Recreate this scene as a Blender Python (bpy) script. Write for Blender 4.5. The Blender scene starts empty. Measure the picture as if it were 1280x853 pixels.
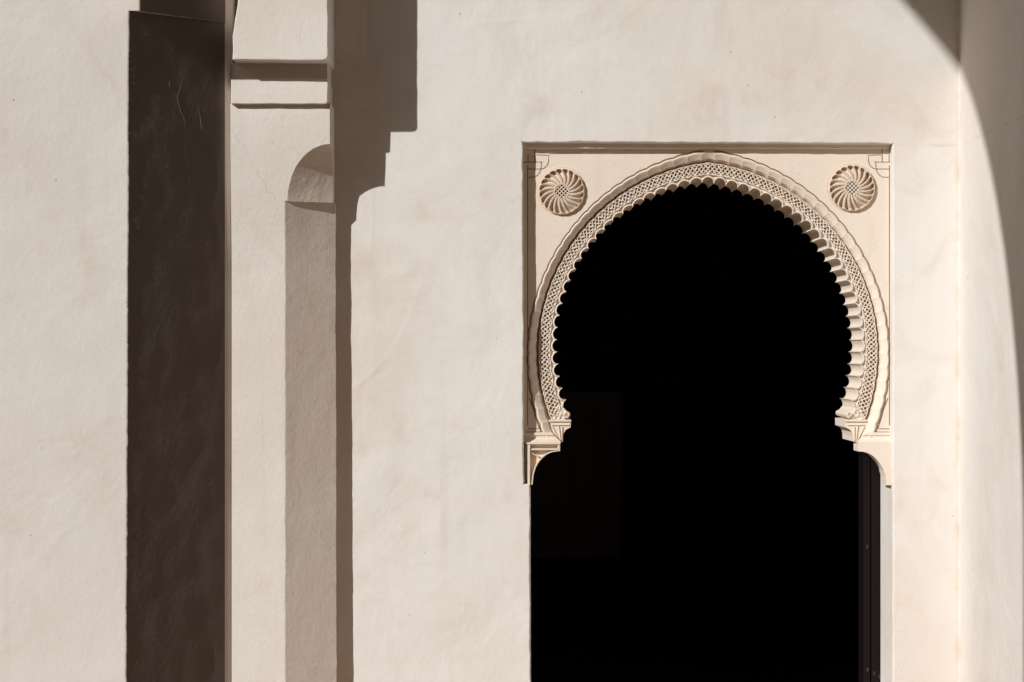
import bpy, bmesh, math, random
from mathutils import Vector, noise
random.seed(4)
R = math.radians
S = 280.0                     # building units per metre
EYE = 1.75                    # eye height, metres
YH = 440.0                    # the eye level falls on this row of the photograph
FL = -490.0                   # floor, below the eye
D = 2810.0                    # camera distance from the back wall, units

# ------------------------------------------------------------------ camera, sky, sun, exposure
scn = bpy.context.scene
cam_d = bpy.data.cameras.new('camera')
cam = bpy.data.objects.new('camera', cam_d)
scn.collection.objects.link(cam)
cam.location = (0, -D / S, EYE)
cam.rotation_euler = (R(90), 0, 0)
cam_d.sensor_width = 36.0
cam_d.lens = 36.0 * D / 1280.0
cam_d.shift_y = (YH - 426.5) / 1280.0
cam_d.clip_start = 0.05
cam_d.clip_end = 3000.0
scn.camera = cam

T, E = 1.0, 0.74              # sun: sideways and downward travel per unit of depth
elev = math.atan2(E, math.hypot(T, 1.0))
w = bpy.data.worlds.new('World'); scn.world = w; w.use_nodes = True
nt = w.node_tree; nt.nodes.clear()
sky = nt.nodes.new('ShaderNodeTexSky'); sky.sky_type = 'NISHITA'; sky.sun_disc = False
sky.sun_elevation = elev; sky.sun_rotation = R(225); sky.dust_density = 1.5
bg = nt.nodes.new('ShaderNodeBackground'); bg.inputs['Strength'].default_value = 0.05
out = nt.nodes.new('ShaderNodeOutputWorld')
nt.links.new(sky.outputs[0], bg.inputs[0]); nt.links.new(bg.outputs[0], out.inputs[0])

sun_d = bpy.data.lights.new('sun', 'SUN'); sun_d.energy = 3.65; sun_d.angle = R(0.5); sun_d.color = (1.0, 0.997, 0.99)
sun = bpy.data.objects.new('sun', sun_d); scn.collection.objects.link(sun)
sun.location = (-20, -20, 20)
sun.rotation_euler = Vector((T, 1.0, -E)).to_track_quat('-Z', 'Y').to_euler()

vs = scn.view_settings
vs.view_transform = 'Standard'; vs.look = 'None'; vs.exposure = 0.03; vs.gamma = 1.0; vs.use_curve_mapping = False
scn.render.engine = 'CYCLES'
scn.cycles.use_denoising = True
scn.cycles.max_bounces = 10
scn.cycles.diffuse_bounces = 6

# ------------------------------------------------------------------ materials
def plaster(name, light, tan, bump=0.25, grain=1.0, wear=1.0, waves=1.0, rough=0.92, seam=False):
    m = bpy.data.materials.new(name); m.use_nodes = True
    n = m.node_tree.nodes; l = m.node_tree.links
    bs = n['Principled BSDF']; bs.inputs['Roughness'].default_value = rough
    bs.inputs['Specular IOR Level'].default_value = 0.12
    geo = n.new('ShaderNodeNewGeometry')
    def ns(scale, detail=4, r=0.55, dist=0.0, vec=None):
        t = n.new('ShaderNodeTexNoise'); t.inputs['Scale'].default_value = scale
        t.inputs['Detail'].default_value = detail; t.inputs['Roughness'].default_value = r
        t.inputs['Distortion'].default_value = dist
        l.new(vec or geo.outputs['Position'], t.inputs['Vector']); return t.outputs['Fac']
    def ramp(src, a, b, va=0.0, vb=1.0):
        t = n.new('ShaderNodeMapRange'); t.interpolation_type = 'SMOOTHSTEP'
        t.inputs['From Min'].default_value = a; t.inputs['From Max'].default_value = b
        t.inputs['To Min'].default_value = va; t.inputs['To Max'].default_value = vb
        l.new(src, t.inputs['Value']); return t.outputs['Result']
    def mth(op, a, b=None):
        t = n.new('ShaderNodeMath'); t.operation = op
        for i, v in enumerate((a, b)):
            if v is None: continue
            if isinstance(v, (int, float)): t.inputs[i].default_value = v
            else: l.new(v, t.inputs[i])
        return t.outputs[0]
    def mix(fac, a, b):
        t = n.new('ShaderNodeMix'); t.data_type = 'RGBA'
        l.new(fac, t.inputs['Factor'])
        for sock, v in ((t.inputs['A'], a), (t.inputs['B'], b)):
            if isinstance(v, tuple): sock.default_value = (*v, 1)
            else: l.new(v, sock)
        return t.outputs['Result']
    big = ns(0.9, 6, 0.6, 0.6)
    mid = ns(3.1, 6, 0.62, 0.8)
    fine = ns(260.0, 3, 0.6)
    gr = ns(55.0, 5, 0.62)
    fac = mth('ADD', ramp(big, 0.42, 0.72, 0, 0.55 * wear), ramp(mid, 0.5, 0.78, 0, 0.6 * wear))
    col = mix(fac, light, tan)
    # vertical rain streaks
    mp = n.new('ShaderNodeMapping'); mp.inputs['Scale'].default_value = (9.0, 9.0, 0.55)
    l.new(geo.outputs['Position'], mp.inputs['Vector'])
    st = ns(1.0, 5, 0.6, 0.3, mp.outputs['Vector'])
    col = mix(ramp(st, 0.56, 0.8, 0, 0.35 * wear), col, tuple(c * 0.88 for c in tan))
    dk = tuple(c * 0.55 for c in tan)
    col = mix(ramp(gr, 0.62, 0.8, 0, 0.22 * wear), col, dk)
    # hairline cracks: level lines of a noise, kept only in a few places
    cr = ns(1.7, 5, 0.55, 0.4)
    line = ramp(mth('ABSOLUTE', mth('SUBTRACT', cr, 0.53)), 0.0, 0.0022, 1, 0)
    keep = ramp(ns(1.3, 2, 0.5), 0.60, 0.66)
    crack = mth('MULTIPLY', line, keep)
    col = mix(mth('MULTIPLY', crack, 0.2 * wear), col, dk)
    # small pits
    vo = n.new('ShaderNodeTexVoronoi'); vo.inputs['Scale'].default_value = 9.0
    l.new(geo.outputs['Position'], vo.inputs['Vector'])
    pit = mth('MULTIPLY', ramp(vo.outputs['Distance'], 0.018, 0.05, 1, 0), ramp(ns(2.2, 1), 0.5, 0.56))
    col = mix(mth('MULTIPLY', pit, 0.35 * wear), col, dk)
    if seam:
        sx = n.new('ShaderNodeSeparateXYZ'); l.new(geo.outputs['Position'], sx.inputs[0])
        sm_ = mth('MULTIPLY', ramp(mth('ABSOLUTE', mth('SUBTRACT', sx.outputs['X'], 1.995)), 0.0, 0.03, 1, 0), ramp(ns(4.0, 5, 0.7), 0.42, 0.62))
        sm_ = mth('MULTIPLY', sm_, ramp(mth('ABSOLUTE', sx.outputs['Y']), 0.0, 0.03, 1, 0))
        col = mix(mth('MULTIPLY', sm_, 0.55), col, (0.62, 0.49, 0.33))
        hz_ = mth('MULTIPLY', ramp(mth('ABSOLUTE', mth('SUBTRACT', sx.outputs['Z'], EYE + (YH - 182) / S)), 0.0, 0.012, 1, 0), ramp(ns(6.0, 5, 0.7), 0.45, 0.6))
        hz_ = mth('MULTIPLY', hz_, ramp(sx.outputs['X'], 1.70, 1.72))
        col = mix(mth('MULTIPLY', hz_, 0.35), col, (0.6, 0.47, 0.34))
    l.new(col, bs.inputs['Base Color'])
    # relief: broad waves of the trowel, ridges, grain
    rid = ns(0.75, 3, 0.5, 0.5)
    ridge = mth('MULTIPLY', ramp(mth('ABSOLUTE', mth('SUBTRACT', rid, 0.5)), 0.0, 0.02, 1, 0), ramp(ns(1.1, 2), 0.5, 0.62))
    h = mth('MULTIPLY', ns(2.4, 4, 0.5, 0.4), 0.035 * waves)
    h = mth('ADD', h, mth('MULTIPLY', ns(7.0, 3, 0.5, 0.3), 0.0045 * waves))
    h = mth('ADD', h, mth('MULTIPLY', ridge, 0.0014 * waves))
    h = mth('ADD', h, mth('MULTIPLY', gr, 0.0042 * grain))
    h = mth('ADD', h, mth('MULTIPLY', fine, 0.0011 * grain))
    h = mth('SUBTRACT', h, mth('MULTIPLY', crack, 0.002))
    h = mth('SUBTRACT', h, mth('MULTIPLY', pit, 0.004))
    b = n.new('ShaderNodeBump'); b.inputs['Strength'].default_value = bump; b.inputs['Distance'].default_value = 1.0
    l.new(h, b.inputs['Height']); l.new(b.outputs['Normal'], bs.inputs['Normal'])
    return m

def wood(name, c1, c2, rough=0.55):
    m = bpy.data.materials.new(name); m.use_nodes = True
    n = m.node_tree.nodes; l = m.node_tree.links; bs = n['Principled BSDF']
    geo = n.new('ShaderNodeNewGeometry')
    mp = n.new('ShaderNodeMapping'); mp.inputs['Scale'].default_value = (40, 40, 1.6)
    l.new(geo.outputs['Position'], mp.inputs['Vector'])
    t = n.new('ShaderNodeTexNoise'); t.inputs['Scale'].default_value = 1.0; t.inputs['Detail'].default_value = 6
    t.inputs['Distortion'].default_value = 0.6
    l.new(mp.outputs['Vector'], t.inputs['Vector'])
    x = n.new('ShaderNodeMix'); x.data_type = 'RGBA'
    x.inputs['A'].default_value = (*c1, 1); x.inputs['B'].default_value = (*c2, 1)
    l.new(t.outputs['Fac'], x.inputs['Factor']); l.new(x.outputs['Result'], bs.inputs['Base Color'])
    bs.inputs['Roughness'].default_value = rough; bs.inputs['Specular IOR Level'].default_value = 0.15
    b = n.new('ShaderNodeBump'); b.inputs['Strength'].default_value = 0.2; b.inputs['Distance'].default_value = 0.01
    l.new(t.outputs['Fac'], b.inputs['Height']); l.new(b.outputs['Normal'], bs.inputs['Normal'])
    return m

def paving(name):
    m = bpy.data.materials.new(name); m.use_nodes = True
    n = m.node_tree.nodes; l = m.node_tree.links; bs = n['Principled BSDF']
    geo = n.new('ShaderNodeNewGeometry')
    br = n.new('ShaderNodeTexBrick'); br.inputs['Scale'].default_value = 1.6
    br.inputs['Color1'].default_value = (0.34, 0.205, 0.12, 1); br.inputs['Color2'].default_value = (0.28, 0.165, 0.095, 1)
    br.inputs['Mortar'].default_value = (0.25, 0.17, 0.11, 1); br.inputs['Mortar Size'].default_value = 0.012
    l.new(geo.outputs['Position'], br.inputs['Vector']); l.new(br.outputs['Color'], bs.inputs['Base Color'])
    bs.inputs['Roughness'].default_value = 0.8
    return m

M = {}
M['wall'] = plaster('wall_plaster', (0.79, 0.748, 0.70), (0.715, 0.635, 0.548), bump=0.55, waves=0.8, grain=0.55, wear=1.25, seam=True)
M['side'] = plaster('side_plaster', (0.795, 0.75, 0.70), (0.735, 0.66, 0.585), bump=0.6, wear=1.25, grain=1.0, seam=True)
M['pier'] = plaster('pier_plaster', (0.73, 0.68, 0.63), (0.655, 0.585, 0.51), bump=0.6, grain=0.6, waves=0.5, wear=1.15)
M['pilaster'] = plaster('pilaster_plaster', (0.775, 0.715, 0.655), (0.69, 0.60, 0.515), bump=0.55, grain=0.75, waves=0.4)
M['chamfer'] = plaster('chamfer_plaster', (0.76, 0.675, 0.595), (0.69, 0.58, 0.49), bump=0.5, grain=0.7, waves=0.35, wear=1.2)
M['crack'] = plaster('crack_edge', (0.20, 0.165, 0.145), (0.165, 0.133, 0.115), bump=0.3, waves=0.3)
M['return'] = plaster('shaded_return', (0.60, 0.53, 0.47), (0.52, 0.44, 0.37), bump=0.5, grain=0.8, waves=0.4)  # plaster colour lowered to imitate the shade on this strip
M['splay'] = plaster('shade_brown_plaster', (0.160, 0.128, 0.110), (0.128, 0.098, 0.082), bump=0.35, grain=0.9, wear=0.8, waves=0.5)  # brown tone taken darker, so the colour carries part of the shade
M['carved'] = plaster('carved_stucco', (0.82, 0.72, 0.61), (0.75, 0.625, 0.495), bump=0.25, grain=0.9, waves=0.4, wear=1.5)
M['rosette'] = plaster('rosette_stucco', (0.72, 0.60, 0.49), (0.60, 0.46, 0.35), bump=0.25, grain=0.8, waves=0.3, wear=1.4)
M['lattice'] = plaster('lattice_stucco', (0.81, 0.71, 0.60), (0.73, 0.60, 0.48), bump=0.2, grain=0.6, waves=0.2)
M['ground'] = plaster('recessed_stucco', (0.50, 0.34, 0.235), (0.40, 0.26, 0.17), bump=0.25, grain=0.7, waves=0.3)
M['line'] = plaster('dirt_in_line', (0.20, 0.12, 0.075), (0.16, 0.09, 0.055), bump=0.2, waves=0.2)
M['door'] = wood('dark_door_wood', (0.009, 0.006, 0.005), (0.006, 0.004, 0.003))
M['board'] = wood('board_wood', (0.36, 0.28, 0.23), (0.18, 0.135, 0.11), 0.5)
M['iron'] = wood('iron_stud', (0.035, 0.031, 0.03), (0.025, 0.022, 0.02), 0.5)
M['room'] = plaster('room_shade', (0.025, 0.02, 0.017), (0.018, 0.014, 0.012), bump=0.3)  # near-black base colour stands in for the room's lack of light
M['outer'] = plaster('courtyard_plaster', (0.62, 0.53, 0.45), (0.52, 0.43, 0.35), bump=0.4)
M['ochre'] = plaster('ochre_plaster', (0.42, 0.29, 0.19), (0.34, 0.22, 0.14), bump=0.4)
M['ceil'] = wood('ceiling_boards', (0.16, 0.10, 0.065), (0.10, 0.065, 0.04), 0.8)
M['paving'] = paving('courtyard_paving')

# ------------------------------------------------------------------ helpers
C = scn.collection
def W(X, a, h):               # building units -> metres (X sideways, a towards the camera, h above the eye)
    return Vector(((X - 640.0) / S, -a / S, h / S + EYE))
def at(x, y, a):              # a place read off the photograph at a known depth -> building units
    k = (D - a) / D
    return 640 + (x - 640) * k, (YH - y) * k
def thing(name, label, cat, X, a, h=FL, group=None):
    o = bpy.data.objects.new(name, None); C.objects.link(o)
    o.empty_display_size = 0.1
    o.location = W(X, a, h); o['label'] = label; o['category'] = cat; o['kind'] = 'thing'
    if group: o['group'] = group
    return o
class MB:
    def __init__(s): s.v = []; s.f = []
    def vert(s, X, a, h): s.v.append(W(X, a, h)); return len(s.v) - 1
    def face(s, *ix): s.f.append(tuple(ix))
    def grid(s, rows):        # rows of (X,a,h)
        ix = [[s.vert(*p) for p in r] for r in rows]
        for r0, r1 in zip(ix, ix[1:]):
            for j in range(len(r0) - 1):
                s.face(r0[j], r0[j + 1], r1[j + 1], r1[j])
    def prism(s, pts, a0, a1):   # polygon in (X,h), from front depth a0 to back depth a1
        f = [s.vert(x, a0, h) for x, h in pts]; b = [s.vert(x, a1, h) for x, h in pts]
        s.face(*f); s.face(*reversed(b))
        n = len(pts)
        for i in range(n): s.face(f[i], b[i], b[(i + 1) % n], f[(i + 1) % n])
    def box(s, X0, X1, a0, a1, h0, h1):
        s.prism([(X0, h0), (X1, h0), (X1, h1), (X0, h1)], a1, a0)
    def strip(s, pts, wd, a_top, a_base, closed=False):   # raised strip following a line in (X,h)
        n = len(pts); rows = []
        for i, (x, h) in enumerate(pts):
            p, q = pts[max(i - 1, 0)], pts[min(i + 1, n - 1)]
            if closed: p, q = pts[(i - 1) % n], pts[(i + 1) % n]
            dx, dh = q[0] - p[0], q[1] - p[1]; L = math.hypot(dx, dh) or 1
            nx, nh = -dh / L, dx / L
            at_ = a_top(i) if callable(a_top) else a_top
            rows.append([(x - nx * wd / 2, a_base, h - nh * wd / 2), (x - nx * wd * .27, at_, h - nh * wd * .27),
                         (x + nx * wd * .27, at_, h + nh * wd * .27), (x + nx * wd / 2, a_base, h + nh * wd / 2)])
        if closed: rows.append(rows[0])
        i0 = len(s.v); s.grid(rows)
        if not closed:
            s.face(i0, i0 + 1, i0 + 2, i0 + 3); e = len(s.v); s.face(e - 1, e - 2, e - 3, e - 4)
    def build(s, name, mat, parent=None, smooth=False, bevel=0):
        me = bpy.data.meshes.new(name)
        off = parent.matrix_basis.translation if parent is not None else Vector((0, 0, 0))
        p = parent
        while p is not None and p.parent is not None:
            p = p.parent; off = off + p.matrix_basis.translation
        me.from_pydata([v - off for v in s.v], [], s.f); me.update()
        bm = bmesh.new(); bm.from_mesh(me)
        bmesh.ops.remove_doubles(bm, verts=bm.verts, dist=1e-6)
        bmesh.ops.recalc_face_normals(bm, faces=bm.faces)
        if smooth:
            for f in bm.faces: f.smooth = True
        bm.to_mesh(me); bm.free()
        o = bpy.data.objects.new(name, me); C.objects.link(o); o.parent = parent
        me.materials.append(mat)
        if bevel:
            bv = o.modifiers.new('bevel', 'BEVEL'); bv.width = bevel / S; bv.segments = 3; bv.limit_method = 'ANGLE'
        return o
def poly_fill(mb, loops, a):
    """flat sheet at depth a: outer loop plus holes in (X,h)"""
    bm = bmesh.new(); edges = []
    for lp in loops:
        vs_ = [bm.verts.new((x, 0, h)) for x, h in lp]
        for i in range(len(vs_)): edges.append(bm.edges.new((vs_[i], vs_[(i + 1) % len(vs_)])))
    bmesh.ops.triangle_fill(bm, use_beauty=True, use_dissolve=False, edges=edges)
    bm.verts.index_update()
    base = [mb.vert(v.co.x, a, v.co.z) for v in bm.verts]
    for f in bm.faces: mb.face(*[base[v.index] for v in f.verts])
    bm.free()
def nz(x, y=0.0, z=0.0): return noise.noise(Vector((x, y, z)))
def rough_edge(pts, step, amp, seed, closed=True):
    """resample a loop and let its line waver the way hand-laid plaster does"""
    o = []; n = len(pts); m = n if closed else n - 1
    for i in range(m):
        p, q = pts[i], pts[(i + 1) % n]
        L = math.hypot(q[0] - p[0], q[1] - p[1]); k = max(1, int(L / step))
        nx, nh = -(q[1] - p[1]) / L, (q[0] - p[0]) / L
        for j in range(k):
            t = j / k; x = p[0] + (q[0] - p[0]) * t; h = p[1] + (q[1] - p[1]) * t
            e = amp * (nz(x / 17 + seed, h / 17, seed) + 0.55 * nz(x / 4.3, h / 4.3 + seed, 3.1) + 0.9 * nz(x / 70, h / 70, seed + 9))
            if j == 0: e = 0
            o.append((x + nx * e, h + nh * e))
    if not closed: o.append(pts[-1])
    return o
def stag(o, label, cat): o['label'] = label; o['category'] = cat; return o

# ------------------------------------------------------------------ ground and far courtyard
g = MB(); g.grid([[(-30000, 30000, FL), (30000, 30000, FL)], [(-30000, -30000, FL), (30000, -30000, FL)]])
gr_ = g.build('ground', M['paving']); gr_['kind'] = 'structure'; gr_['label'] = 'stone paved courtyard ground'; gr_['category'] = 'ground'

cw = thing('courtyard_wall', 'plain cream wall across the courtyard, opposite the carved doorway', 'wall', 300, 3650)
m = MB(); m.box(-5200, 4200, 3600, 3700, FL - 2, 1500); m.build('wall_body', M['ochre'], cw)
m = MB(); m.box(-5230, 4230, 3585, 3715, 1500, 1540); m.build('coping', M['ceil'], cw)

cs = thing('courtyard_side_wall', 'low ochre wall along the left side of the courtyard, beyond the arcade', 'wall', -3250, 1500)
m = MB(); m.box(-3300, -3200, -1500, 3590, FL - 2, 250); m.build('wall_body', M['ochre'], cs)
m = MB(); m.box(-3320, -3180, -1510, 3580, 250, 280); m.build('coping', M['ceil'], cs)

# ------------------------------------------------------------------ back wall with the doorway hole
bw = thing('back_wall', 'cream plaster wall pierced by the carved horseshoe doorway', 'wall', 700, -40)
hole_c = [(651.5, YH - 176), (1118, YH - 178), (1118, FL - 2), (661.5, FL - 2), (661, YH - 607), (653, YH - 607)]
hole = rough_edge(hole_c, 2.0, 0.95, 5.0)
hole_s = rough_edge(hole_c, 2.0, 0.0, 5.0)
def hole_ring(inset, b):
    n = len(hole); o = []
    k = max(0.0, 1 - b / 6.0)
    for i in range(n):
        x = hole[i][0] * k + hole_s[i][0] * (1 - k); h = hole[i][1] * k + hole_s[i][1] * (1 - k)
        p, q = hole[(i - 4) % n], hole[(i + 4) % n]
        dx, dh = q[0] - p[0], q[1] - p[1]; L = math.hypot(dx, dh) or 1
        o.append((x + dh / L * inset, -b, h - dx / L * inset))
    return o
m = MB()
poly_fill(m, [[(100, FL - 2), (1214, FL - 2), (1214, 1660), (100, 1660)], hole], 0)
prof = [(0, 0), (0.7, 0.25), (1.4, 0.9), (2.0, 2.0), (2.3, 4.0), (2.4, 17.0), (2.4, 91)]
rings = [hole_ring(i, b) for i, b in prof]
rings = [r + [r[0]] for r in rings]
m.grid(rings)
m.build('wall_face', M['wall'], bw)

# ------------------------------------------------------------------ side wall
sw = thing('side_wall', 'pale plaster side wall at the right, crossed by an arched shadow', 'wall', 1230, 800)
m = MB()
rows = []
for i in range(0, 48):
    h = FL - 2 + 2110 * i / 47
    e = 0.8 * nz(h / 60, 3.0) + 0.4 * nz(h / 14, 7.0)
    rows.append([(1197.5 + e, -1, h), (1198.6 + e, 0.5, h), (1199.6 + e * .8, 2.2, h), (1200, 5, h), (1200, 1700, h), (1300, 1700, h), (1300, -1, h)])
m.grid(rows)
m.build('wall_face', M['side'], sw)

# ------------------------------------------------------------------ portico: ceiling and arcade
m = MB(); m.box(-60, 1300, -60, 1860, 1655, 1720)
ce = m.build('ceiling', M['ceil']); ce['kind'] = 'structure'; ce['label'] = 'boarded portico ceiling above the doorway'; ce['category'] = 'ceiling'

fbm = thing('added_lintel', 'added unseen lintel blocking sky light from the open front', 'lintel', 700, 1830)  # unseen beam, added to cut the sky light entering from the front
m = MB(); m.box(142, 1300, 1800, 1858, 460, 1654); m.build('added_lintel_face', M['ochre'], fbm)
m = MB(); m.box(142, 1300, 1790, 1866, 430, 459); m.build('added_lintel_moulding', M['ochre'], fbm)
ar = thing('arcade_wall', 'plaster arcade wall whose round arch lets the sun in from the left', 'arcade', 70, 1680)
AC, AH, AR = 893.0, 661.0, 655.0
curve = []
for i in range(0, 97):
    t = math.pi * i / 96
    rx = AR if math.cos(t) > 0 else AC - 155.0
    curve.append((AC + rx * math.cos(t), AH + AR * math.sin(t)))
outline = [(1810, FL - 2), (1548, FL - 2)] + curve + [(0.5, AH), (0.5, 1655), (1810, 1655)]
m = MB()
loop0 = [(A, h) for A, h in outline]
tmp = MB(); poly_fill(tmp, [loop0], 0)     # (A,h) sheet, re-placed on both faces
for Xp in (0.0, 138.0):
    base = [m.vert(Xp, (v.x * S + 640), (v.z - EYE) * S) for v in tmp.v]
    for f in tmp.f: m.face(*[base[i] for i in f])
n = len(outline)
for i in range(n):
    (A0, h0), (A1, h1) = outline[i], outline[(i + 1) % n]
    q = [m.vert(0.0, A0, h0), m.vert(138.0, A0, h0), m.vert(138.0, A1, h1), m.vert(0.0, A1, h1)]; m.face(*q)
m.build('arch_wall', M['outer'], ar)
m = MB(); m.box(-14, 152, 1536, 1824, FL - 1, FL + 40); m.build('plinth', M['outer'], ar)

# ------------------------------------------------------------------ broad pier at the far left
pr = thing('pier', 'broad pale pier with brown splayed side darkened as shade, leftmost of the two piers', 'pier', 120, 100)
TOP = 403.0
def pe(h):                    # wavering corner line of the pier
    x = 187.9 - 3.4 * (403 - h) / 805.0
    return x + 0.7 * nz(h / 40, 11) + 0.55 * nz(h / 11, 5) + 0.45 * nz(h / 3.1, 8.2) + 0.8 * nz(h / 120, 2)
hs = [FL - 2 + (TOP - FL + 2) * i / 700 for i in range(701)]
m = MB(); rows = []
for h in hs:
    x = pe(h)
    rows.append([(1.0, 155, h), (60, 155, h), (120, 155, h), (x - 2.2, 155, h), (x - 1.1, 154.8, h), (x - 0.35, 154.35, h), (x, 153.6, h)])
m.grid(rows)
m.grid([[(1.0, 155, TOP), (185, 155, TOP), (199, 155, TOP), (200.2, 154.4, TOP), (200.7, 153.4, TOP)], [(1.0, 155, 1650), (185, 155, 1650), (199, 155, 1650), (200.2, 154.4, 1650), (200.7, 153.4, 1650)]])
m.build('front_face', M['pier'], pr)
FX, FA = 288.2, 55.6          # far end of the splay
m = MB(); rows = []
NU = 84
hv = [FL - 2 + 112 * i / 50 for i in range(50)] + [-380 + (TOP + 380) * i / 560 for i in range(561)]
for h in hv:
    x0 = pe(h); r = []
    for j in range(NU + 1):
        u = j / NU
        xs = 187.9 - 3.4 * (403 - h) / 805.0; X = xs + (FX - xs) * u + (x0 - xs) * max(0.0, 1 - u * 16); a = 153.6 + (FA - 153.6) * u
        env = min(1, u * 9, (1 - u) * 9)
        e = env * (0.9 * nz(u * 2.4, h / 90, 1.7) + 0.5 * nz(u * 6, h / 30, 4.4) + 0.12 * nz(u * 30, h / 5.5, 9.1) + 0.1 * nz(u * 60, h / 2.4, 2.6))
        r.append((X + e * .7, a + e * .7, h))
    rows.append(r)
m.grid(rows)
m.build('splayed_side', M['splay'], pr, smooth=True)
m = MB(); rows = []
for h in hs[::4]:
    e = 0.35 * nz(h / 30, 21) + 0.25 * nz(h / 8, 2)
    rows.append([(FX, FA, h), (296.2 + e, 43.5, h), (297.0 + e, 40.0, h), (297, -1, h)])
rows.append([(x, a, 1650) for x, a, _ in rows[-1]])
m.grid(rows)
m.build('return_edge', M['return'], pr)
def on_splay(x, y, out=0.25):  # a point of the splayed face, found by its place in the photograph
    lo_u, hi_u = 0.0, 1.0
    for _ in range(40):
        u = (lo_u + hi_u) / 2; X = 186 + (FX - 186) * u; a = 153.6 + (FA - 153.6) * u
        if 640 + (X - 640) * D / (D - a) < x: lo_u = u
        else: hi_u = u
    return (X + out, a + out, (YH - y) * (D - a) / D)
for ln_, wd in (([(221, 70), (223, 80), (228, 97), (226, 108), (221, 122), (226, 140), (231, 152), (229, 170), (230, 184), (234, 210), (237, 236)], 0.5),
                ([(239, 86), (241, 104), (243, 118), (248, 134), (250, 146), (252, 166)], 0.42), ([(212, 100), (211, 107), (214, 111)], 0.5)):
    m = MB(); rows = []
    for i in range(len(ln_) - 1):
        for j in range(6):
            t = j / 6; x = ln_[i][0] + (ln_[i + 1][0] - ln_[i][0]) * t + 0.5 * nz(i + t * 2, wd * 9, ln_[0][0]); y = ln_[i][1] + (ln_[i + 1][1] - ln_[i][1]) * t
            ww = wd * (0.35 + 0.5 * abs(nz(i * 1.3 + t, ln_[0][1])) * 1.6)
            rows.append([on_splay(x - ww, y, 0.1), on_splay(x, y, 0.38), on_splay(x + ww, y, 0.1)])
    m.grid(rows); m.build('crack', M['crack'], pr)
m = MB()                      # overhanging block above the splay
lip = []
for j in range(0, 41):
    u = j / 40
    X = 200.7 + (FX + 0.6 - 200.7) * u; a = 153.4 + (FA - 153.4) * u
    lip.append((X, a, TOP + 0.9 * nz(u * 14, 3.3) + 0.5 * nz(u * 40, 1.2)))
m.grid([lip, [(x, a, h + 3) for x, a, h in lip], [(x, a, 1650) for x, a, h in lip]])
m.grid([lip, [(x - 8 * (1 - j / 40) - 1.5, a - 1.0, h + 1.5) for j, (x, a, h) in enumerate(lip)], [(186 + (FX - 188) * j / 40 * 1.0, a - 1, h + 2.5) for j, (x, a, h) in enumerate(lip)]])
m.grid([[(185, 155, TOP), (199, 155, TOP), (200.7, 153.4, TOP)], [(180, 145, TOP + 2), (190, 140, TOP + 2), (196, 140, TOP + 2)]])
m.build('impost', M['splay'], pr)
m = MB()
m.v = []; base_ = [(203, 155), (216, 155), (216, 191), (173, 191)]
lo_ = [m.vert(x, a, 418.5) for x, a in base_]; hi_ = [m.vert(x, a, 470) for x, a in base_]
m.face(*lo_); m.face(*hi_)
for i in range(4): m.face(lo_[i], lo_[(i + 1) % 4], hi_[(i + 1) % 4], hi_[i])
m.build('added_shade_block', M['pier'], pr)  # unseen block, added only to throw shade into the pilaster groove

# ------------------------------------------------------------------ stepped pilaster
pl = thing('pilaster', 'slim cream pilaster with chamfered corner under a stepped impost', 'pilaster', 355, 20)
def sm(t): t = max(0, min(1, t)); return t * t * (3 - 2 * t)
def af(h): return 52 + 13 * sm((h - 85) / 217.0)
def px_(h): return 363 + 0.6 * nz(h / 45, 31) + 0.45 * nz(h / 12, 6) + 0.25 * nz(h / 4, 3)
HL, HT, HB = 185.0, 254.0, 302.0
XR = 418.5
m = MB(); f1 = MB(); f2 = MB()
hl = [FL - 2 + (HL - FL + 2) * i / 240 for i in range(241)]
rows = []; rch = []; rs = []
for h in hl:
    B = px_(h); a = af(h); rx = 420.5 + 1.5 * (HL - h) / 675 + 0.9 * nz(h / 70, 41) + 0.6 * nz(h / 22, 4) + 0.3 * nz(h / 7, 9); ac = 18 + 2.5 * (HL - h) / 675 + 0.5 * nz(h / 50, 17)
    rows.append([(296, -1, h), (296, a, h), (330, a, h), (B - 2.4, a, h), (B - 1.0, a - .15, h), (B, a - .7, h)])
    r = []
    for j in range(17):
        u = j / 16; env = min(1, u * 6, (1 - u) * 6)
        e = env * (0.25 * nz(u * 3, h / 60, 5) + 0.1 * nz(u * 8, h / 16, 8))
        rb = 420.5 + 1.5 * (HL - h) / 675; B_ = 363 + (B - 363) * max(0.0, 1 - u * 8)
        r.append((B_ + (rb - B_) * u + (rx - rb) * max(0.0, u * 8 - 7) + e * .4, a - .7 + (ac - a + .7) * u + e * .9, h))
    rch.append(r)
    rs.append([(rx, ac, h), (rx - .1, ac - 1.2, h), (rx - .6, -1, h)])
m.grid(rows)
# front above the chamfer stop
def cove(p): return 1 - math.sqrt(max(0.0, 1 - p * p))
ps = [math.sin(math.pi / 2 * i / 22) for i in range(23)]
rowsF = []; rowsC = []; rowsR = []
for p in ps:
    h = HL + (HT - HL) * p; q = cove(p); a = af(h)
    ee = 0.5 * nz(p * 4, 2.2) + 0.35 * nz(p * 13, 5.1)
    xb = 365.2 + (XR - 365.2) * q + ee * (1 - q); ac = 27.0 + (a - 27.0) * q
    rowsF.append([(296, -1, h), (296, a, h), (min(330, xb), a, h), (xb, a, h)])
    r = []
    for j in range(15):
        u = j / 14; env = min(1, u * 5, (1 - u) * 5) * (1 - q)
        e = env * (0.35 * nz(u * 4, p * 4, 6) + 0.2 * nz(u * 13, p * 12, 2))
        r.append((xb + (XR - xb) * u + e * .45, a + (ac - a) * u + e * .9, h))
    rowsC.append(r)
    rowsR.append([(XR, ac, h), (XR, -1, h)])
m.grid(rowsF)
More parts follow.
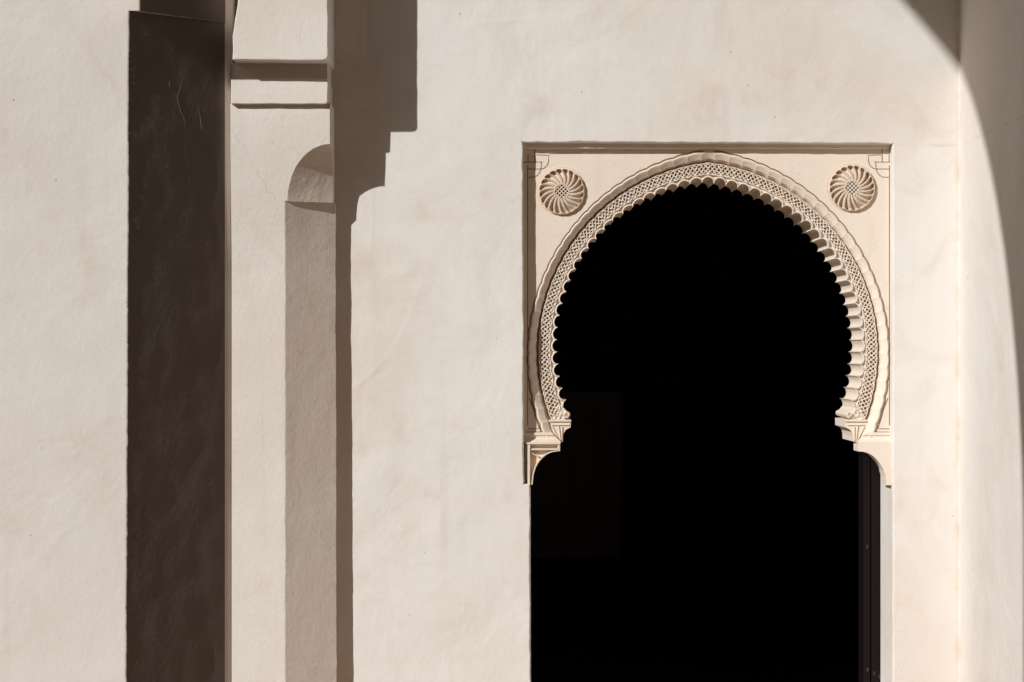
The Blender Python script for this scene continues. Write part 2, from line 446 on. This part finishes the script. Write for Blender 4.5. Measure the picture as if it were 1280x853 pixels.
m.grid([[(296, -1, h), (296, af(h), h), (380, af(h), h), (XR - 1, af(h), h), (XR, af(h) - 1, h), (XR, -1, h)] for h in (HT, 262, 275, 288, HB + 1)])
m.build('shaft', M['pilaster'], pl)
f1.grid(rch); f1.grid(rs)
f1.build('chamfer', M['chamfer'], pl)
f2.grid(rowsC); f2.grid(rowsR)
lo = rowsC[0]; B0 = px_(HL)
lo_in = [(B0 + (420 - B0) * j / 14 - 3.5, af(HL) - .7 + (18 - af(HL)) * j / 14 - 3.5, HL + 0.8) for j in range(15)]
lip = [(x, a, HL - 0.6 + 0.5 * nz(j * .7, 4)) for j, (x, a, h) in enumerate(lo)]
f2.grid([lo, lip, lo_in])
f2.build('chamfer_stop', M['chamfer'], pl)
m = MB(); m.prism(rough_edge([(297.5, HB), (413.5, HB), (415.6, HB + 2.4), (416.0, 329), (414, 332.5), (297.5, 332.5)], 4, 0.55, 12.0), 73, -1)
m.build('band', M['pilaster'], pl, bevel=1.1)
m = MB(); m.box(298.5, 414.5, -1, 65, 331, 353); m.build('groove', M['pilaster'], pl)
m = MB(); m.prism(rough_edge([(303.5, 351.5), (413, 351.2), (416.8, 352.6), (XR, 356), (XR, 440), (XR, 1654), (311, 1654), (311, 430), (308.5, 412), (303.5, 380)], 4, 0.6, 3.0), 104, -1)
m.build('impost', M['pilaster'], pl, bevel=1.3)

# ------------------------------------------------------------------ carved surround of the doorway
su = thing('doorway_surround', 'carved stucco horseshoe arch with scalloped edge, lattice band and two rosettes', 'door surround', 886, -40)
K = 1 + 30 / D
XC = 640 + 244.6 * K
def arch(s, r):
    """point of the two-centred horseshoe at lobe position s (0 = crown, + = right); r runs 210.5 (inner edge) to 239.5 (outer line)"""
    t = (r - 210.5) / 29.0
    rr, cc, hc = (213.0 + 45.0 * t) * K, (19.2 + 13.8 * t) * K, (YH - 434.5 - 10.5 * t) * K
    psi = math.acos(cc / rr) - abs(s) * R(4.22 - 0.224 * t)
    sg = 1 if s >= 0 else -1
    return XC + sg * (-cc + rr * math.cos(psi)), hc + rr * math.sin(psi)
def lob(s, e=0.6):
    f = 2 * (s - round(s)); return max(0.0, 1 - f * f) ** e
def srange(s1, per):
    n = int(round(s1 * per)); return [i / per for i in range(-n, n + 1)]
def ring(mb, prof, s1, per, jit=0.0):
    rows = []
    for s in srange(s1, per):
        r_ = []
        for rad, b, amp in prof:
            rr = rad + amp * (lob(s, 0.85) - 0.55) + jit * nz(s * 1.3, rad * .3, 4)
            X, h = arch(s, rr); r_.append((X, -b, h))
        rows.append(r_)
    mb.grid(rows)
# spandrel panel: sheet with the arch cut out
A1 = 1.1
inner = [arch(s, 239.3 + A1 * (lob(s, 0.85) - 0.55)) for s in srange(26.8, 12)]
yb = inner[0][1]
ROS = [(702.0, 239.6, 1.0), (1064.6, 235.4, 2.0)]
rh = []
for cx, cy, q in ROS:
    x0, h0 = at(cx, cy, -17)
    rh.append([(x0 + 28.2 * math.cos(t * math.pi / 24), h0 + 28.2 * math.sin(t * math.pi / 24)) for t in range(48)])
loop = [(647, YH - 175), (1122, YH - 175), (1122, inner[-1][1])] + list(reversed(inner)) + [(647, inner[0][1])]
m = MB(); poly_fill(m, [loop] + rh, -17.5)
m.build('spandrel', M['carved'], su)
# dirt line round the arch and archivolt moulding
m = MB(); ring(m, [(240.6, 17.42, A1), (240.2, 17.1, A1), (239.7, 17.1, A1), (239.3, 17.45, A1)], 26.8, 12); m.build('incised_line', M['line'], su)
m = MB()
ring(m, [(239.35, 17.4, A1), (239.0, 18.4, A1), (238.6, 18.2, A1), (238.2, 16.6, A1), (237.3, 16.0, A1), (236.3, 16.4, A1), (235.4, 17.0, A1), (233.6, 18.5, A1), (231.8, 20.0, A1), (230.8, 20.8, A1),
         (230.4, 21.6, A1), (230.1, 24.6, A1), (229.4, 24.4, A1), (229.0, 28.2, A1 * .7), (228.6, 30.4, A1 * .5), (227.6, 30.4, 0.4), (227.0, 29.6, 0)], 26.8, 12, 0.15)
m.build('archivolt', M['carved'], su)
# lattice band: sunk ground and interlaced straps
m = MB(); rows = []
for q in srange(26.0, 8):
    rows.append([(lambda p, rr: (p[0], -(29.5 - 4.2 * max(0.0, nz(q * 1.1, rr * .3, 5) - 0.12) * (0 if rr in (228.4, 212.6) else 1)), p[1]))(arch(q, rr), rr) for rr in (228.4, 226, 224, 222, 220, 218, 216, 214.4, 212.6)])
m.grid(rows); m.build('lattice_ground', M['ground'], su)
m = MB()
per = 14
for k in range(6):
    for fam in (0,):
        pts = []; tops = []
        for s in srange(25.8, per):
            ph = math.pi * 2 * (s / 2 + k / 6.0 + (0.5 / 6 if fam else 0))
            amp = 6.1 if fam == 0 else 3.3
            rad = 220.2 + amp * math.sin(ph) + 0.75 * nz(s * 1.6, k * 3 + fam, 7)
            pts.append(arch(s, rad)); tops.append(-(24.2 + (0.8 if fam else 0) + 0.7 * math.cos(ph * 3 + k * 2.1) + 0.013 * k))
        m.strip(pts, 1.75 if fam == 0 else 1.25, lambda i, t=tops: t[i], -29.7)
for c in range(-25, 26):      # small eyes, one to each lobe
    X, h = arch(c, 222.5)
    m.strip([(X + 2.5 * math.cos(t * math.pi / 5), h + 2.5 * math.sin(t * math.pi / 5)) for t in range(10)], 1.1, -23.4, -29.7, closed=True)
    m.strip([(X - 0.5, h), (X + 0.5, h)], 1.0, -24.6, -29.7)
m.strip([arch(q, 223.9 + 2.6 * lob(q, 0.5)) for q in srange(25.8, 12)], 1.3, -23.8, -29.7)
m.strip([arch(q, 216.2 + 2.2 * lob(q + 0.5, 0.7)) for q in srange(25.8, 12)], 1.2, -24.5, -29.7)
ring(m, [(214.6, 29.6, 0), (214.4, 24.5, 0), (213.5, 24.3, 0), (213.2, 28.0, 0)], 26.0, 8)
m.build('lattice_band', M['lattice'], su)
# scalloped inner edge and its soffit
m = MB(); rows = []
for s in srange(24.9, 16):
    ln_ = round(s); cn = math.floor(s) + 0.5
    l_ = lob(s, 0.58) * (1 + 0.16 * nz(ln_ * 1.37, 2.2)) + 0.05 * nz(s * 1.7, 3)
    rs_ = 205.3 + 5.4 * l_ + max(0, 1 - abs(s - cn) * 5) * (0.7 * nz(cn * 2.31, 6.6) + (1.6 if cn == 19.5 else 0) + (1.0 if cn == -8.5 else 0))
    pr_ = [(213.3, 27.9), (rs_ + 2.4, 27.9), (rs_ + 2.0, 24.2), (rs_ + 0.5, 23.7), (rs_ + 0.05, 24.2), (rs_, 116.0)]
    r_ = []
    for rad, b in pr_:
        X, h = arch(s, min(rad, 213.3)); r_.append((X, -b, h))
    rows.append(r_)
m.grid(rows)
m.build('scalloped_edge', M['carved'], su)
# spandrel thickness behind the panel so no light leaks round the arch
m = MB()
back = [arch(s, 216) for s in srange(26.2, 4)]
poly_fill(m, [[(640, YH - 167), (1130, YH - 167), (1130, back[-1][1])] + list(reversed(back)) + [(640, back[0][1])]], -114)
m.build('rear_face', M['carved'], su)

def mir(pts): return [(2 * XC - x, h) for x, h in pts]
def L(pts, b): return [at(x, y, -b) for x, y in pts]
# feet of the arch
for side in (0, 1):
    f = (lambda p: p) if side == 0 else mir
    m = MB()
    neck = L([(684, 524.6), (713.2, 524.6), (713.0, 534), (710.5, 535.2), (707, 537.2), (704.8, 540.5), (703.8, 545), (703.6, 551.5), (688, 552.6), (678, 540)], 35)
    m.prism(f(neck), -24, -115)
    m.strip(f(L([(687, 526), (713.6, 526)], 34)), 2.6, -21.4, -24.2)
    m.strip(f(L([(689.5, 531), (711, 531)], 34)), 1.5, -22.2, -24.2)
    m.strip(f(L([(698, 532), (700.2, 550)], 34)), 1.5, -22.2, -24.2)
    m.strip(f(L([(702.4, 533), (702.2, 550)], 34)), 1.3, -22.2, -24.2)
    m.strip(f(L([(690, 533), (699, 551)], 34)), 1.4, -22.2, -24.2)
    cx, ch = at(708.6, 518.6, -34)
    ring_ = [(cx + 4.0 * math.cos(t * math.pi / 10), ch + 4.0 * math.sin(t * math.pi / 10)) for t in range(20)]
    m.prism(f(ring_), -22.5, -115)
    m.strip(f([(cx + (0.5 + 0.135 * t) * math.cos(t * .42), ch + (0.5 + 0.135 * t) * math.sin(t * .42)) for t in range(24)]), 1.0, -21.0, -22.6)
    m.prism(f(L([(694, 508), (701, 506), (708, 514), (706, 524.6), (690, 524.6)], 36)), -25.4, -115)
    m.build('springer', M['carved'], su)
    # ledge below the spandrel
    m = MB()
    led = []
    for y, b in ((540.6, 17.2), (541.4, 15.2), (544, 15.0), (544.6, 16.4), (547, 17.2), (549.5, 15.0), (551.8, 10.5), (553.2, 10.5), (553.2, 60)):
        xi = 689 + (y - 541) * 1.05
        p0, p1 = L([(655.0, y), (xi, y)], b)
        p0, p1 = f([p0, p1]); led.append([(p0[0], -b, p0[1]), (p1[0], -b, p1[1])])
    m.grid(led)
    m.build('ledge', M['carved'], su)
    # bracket at the jamb
    br = [(656.5, 552.4), (700.6, 552.4), (700.6, 564.4), (694, 564.9), (689, 566), (684, 568.6), (679.5, 572.2), (675, 577), (671.5, 582), (668.4, 588.5), (666.4, 596), (665.6, 606.6), (657.2, 606.8), (656.4, 600)]
    m = MB(); m.prism(f(rough_edge(L(br, 8), 2.5, 0.25, 2.0)), -14.0 if side == 0 else -6.5, -44)
    bo = m.build('bracket', M['carved'], su)
    if side == 0:
        for pts, wd in (([(656.6, 554.4), (700.4, 554.4)], 3.6), ([(698.6, 556), (698.6, 564.2)], 3.6), ([(664, 562), (697, 562)], 3.0), ([(661, 556), (660.8, 606.4)], 5.0),
                        ([(697, 563.6), (689, 565), (683, 567.6), (677.5, 572), (672.8, 577.6), (669, 584.5), (666.3, 593), (664.8, 606)], 2.2),
                        ([(665, 566.5), (671, 570.5), (677, 572)], 1.6)):
            m = MB(); m.strip(L(pts, 6), wd, -5.5 - 0.04 * random.random() * 10, -14.1)
            m.build('raised_rib', M['carved'], bo)
    # engraved knot and lines of the spandrel
    m = MB()
    ln = [[(651.6 if side == 0 else 655, 203), (678.4, 202.7)], [(676.6, 203), (676.5, 209), (675, 215), (672, 219.3), (667.8, 221.6), (660.5, 221.8)], [(660, 193.2), (660, 203)],
          [(659, 211.5), (676.2, 211.5), (680, 210.6), (683, 208), (685.2, 204), (685.8, 200), (685.8, 194.3), (670, 193.8)], [(668.6, 186), (668.6, 203)],
          [(659.6, 206.6), (659.6, 532)], [(659.6, 536.4), (673, 536.2)], [(658, 540.4), (681, 540.2)], [(661.5, 498), (667, 512), (669.5, 522), (674, 536)]]
    if side == 0: ln.append([(686, 192.2), (864, 192.0)])
    for i, p in enumerate(ln):
        m.strip(f(L(p, 17.4)), 1.1, -17.2 + 0.012 * i, -17.6)
    m.build('incised_line', M['line'], su)
# fillet along the top of the recess
m = MB()
tp = rough_edge([(650, YH - 175), (1117.5, YH - 177), (1114, YH - 184.6), (650, YH - 184.8)], 4, 0.35, 8)
m.prism(tp, -10, -18)
m.build('top_fillet', M['carved'], su, bevel=0.8)
# crown stone where the moulding meets the fillet
m = MB(); rows = []
for i in range(13):
    u = i / 12 * 2 - 1; r_ = []
    for j in range(9):
        v = j / 8; x, h = arch(u * 0.62, 241 - 12.0 * v)
        r_.append((x, -(17 + 12 * v - 2.2 * (1 - u * u) * math.sin(math.pi * min(1, v + .12)) + 0.9 * nz(u * 4, v * 4)), h))
    rows.append(r_)
m.grid(rows); m.build('crown_stone', M['carved'], su)

def rosette(cx, cy, seed):
    X0, H0 = at(cx, cy, -17)
    N, NA, RO = 20, 14, 28.6
    b0 = 17.6; m = MB(); rows = []
    rads = [9.6 + (RO - 9.6) * i / 26 for i in range(27)]
    for i in range(N * NA + 1):
        th = 2 * math.pi * i / (N * NA) + seed * 0.9 + 0.035 * nz(math.floor(i / NA) * 1.7, seed * 5); r_ = []
        for rad in rads:
            u = (rad - 9.6) / (RO - 9.6)
            ang = th + R(22) * u ** 1.1 * 1.0          # spiral of the petals
            f = (i % NA) / NA * 2 - 1
            w_ = min(1.0, 0.9)
            end = max(0.0, 1 - max(0.0, (u - 0.78) / 0.16) ** 2) ** 0.5 if u > 0.78 else 1.0
            c_ = max(0.0, 1 - (abs(f) / (0.40 + 0.52 * min(1, u * 1.15) * max(end, 1e-3))) ** 2) if end > 0 else 0.0
            depth = (0.8 + 7.6 * u) * math.sqrt(c_) * (1 + 0.22 * nz(math.floor(i / NA) * 2.3, seed * 3)) if c_ > 0 else 0.0
            top = 5.6 - 0.9 * (2 * u - 0.9) ** 2
            if u > 0.999: top = 4.2; depth = 0
            rr = rad * (1 + (0.018 * (1 - f * f) - 0.006 if u > 0.9 else 0)) + 0.25 * nz(i * .11, seed, 3) * (u > .9)
            r_.append((X0 + rr * math.cos(ang), -(b0 - (top - depth)), H0 + rr * math.sin(ang)))
        x, a, h = r_[-1]
        r_.append((X0 + (x - X0) * 1.012, -(b0 + 0.3), H0 + (h - H0) * 1.012))
        x, a, h = r_[0]
        r_.insert(0, (X0 + (x - X0) * .95, -(b0 - 5.2), H0 + (h - H0) * .95)); r_.insert(0, (X0 + (x - X0) * .86, -(b0 - 5.0), H0 + (h - H0) * .86))
        r_.insert(0, (X0 + (x - X0) * .84, -(b0 + 0.6), H0 + (h - H0) * .84))
        rows.append(r_)
    m.grid(rows)
    m.strip([(X0 + 30.6 * math.cos(t * math.pi / 40), H0 + 30.6 * math.sin(t * math.pi / 40)) for t in range(80)], 1.6, -(b0 - 0.35), -(b0 + .1), closed=True)
    ro = m.build('rosette', M['rosette'], su)
    m = MB()
    c = [m.vert(X0 + 8.5 * math.cos(t * math.pi / 16), -(b0 + 0.5), H0 + 8.5 * math.sin(t * math.pi / 16)) for t in range(32)]; m.face(*c)
    m.build('button_ground', M['ground'], ro)
    m = MB()
    for k in range(-2, 3):
        o = k * 3.5; hl_ = math.sqrt(8.5 ** 2 - o * o)
        for sg in (1, -1):
            ca, sa = math.cos(R(45) * sg), math.sin(R(45) * sg)
            p = [(X0 + ca * t - sa * o, H0 + sa * t + ca * o) for t in (-hl_, 0, hl_)]
            m.strip(p, 1.5, -(b0 - 4.4 - 0.1 * sg), -(b0 + 0.4))
    m.build('button_grid', M['carved'], ro)
for q in ROS: rosette(*q)

# ------------------------------------------------------------------ dark room beyond, its frame and board
rm = thing('interior_room', 'unlit room seen black through the horseshoe doorway', 'room', 900, -700)
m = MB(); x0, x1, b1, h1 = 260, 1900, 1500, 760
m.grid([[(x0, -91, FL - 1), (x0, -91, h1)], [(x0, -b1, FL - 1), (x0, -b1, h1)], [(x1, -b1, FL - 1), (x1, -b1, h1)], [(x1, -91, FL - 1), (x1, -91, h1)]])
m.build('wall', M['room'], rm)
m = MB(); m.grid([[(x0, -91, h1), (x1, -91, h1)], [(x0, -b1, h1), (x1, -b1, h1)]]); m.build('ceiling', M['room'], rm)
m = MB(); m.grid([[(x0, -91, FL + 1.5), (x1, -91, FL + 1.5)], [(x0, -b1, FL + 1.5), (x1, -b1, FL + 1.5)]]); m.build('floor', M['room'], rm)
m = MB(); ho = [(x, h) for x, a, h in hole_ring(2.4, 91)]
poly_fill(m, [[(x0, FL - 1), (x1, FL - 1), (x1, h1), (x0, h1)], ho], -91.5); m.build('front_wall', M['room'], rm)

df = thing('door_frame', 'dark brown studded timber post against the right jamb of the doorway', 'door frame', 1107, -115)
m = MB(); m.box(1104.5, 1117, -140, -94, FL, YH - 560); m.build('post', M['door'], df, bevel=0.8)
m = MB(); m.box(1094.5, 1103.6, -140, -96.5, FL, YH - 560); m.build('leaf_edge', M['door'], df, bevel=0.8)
for (x, y) in ((1084.5, 684), (1085, 838), (1093, 842), (1099.5, 846), (1085, 740 + 260)):
    X, h = at(x, y, -96)
    m = MB(); rows = []
    X = max(X, 1097.0) if X < 1103 else max(X, 1107)
    for i in range(5):
        ph = math.pi / 2 * i / 4
        rows.append([(X + 2.3 * math.cos(ph) * math.cos(t * math.pi / 6), -(96.6 if X < 1103 else 94.1) + 1.8 * math.sin(ph), h + 3.4 * math.cos(ph) * math.sin(t * math.pi / 6)) for t in range(13)])
    m.grid(rows); m.build('stud', M['iron'], df, smooth=True)

fb = thing('framed_board', 'dark framed board hanging in the gloom inside the doorway, left side', 'board', 700, -1490)
p0 = at(600, 490, -1490); p1 = at(776, 697, -1490)
m = MB(); m.box(p0[0], p1[0], -1498, -1484, p1[1], p0[1]); m.build('panel', M['board'], fb)
m = MB(); q = 7
m.box(p0[0] - q, p1[0] + q, -1498, -1478, p0[1], p0[1] + q); m.box(p0[0] - q, p1[0] + q, -1498, -1478, p1[1] - q, p1[1])
m.box(p1[0], p1[0] + q, -1498, -1478, p1[1], p0[1]); m.box(p0[0] - q, p0[0], -1498, -1478, p1[1], p0[1])
m.build('frame', M['door'], fb)
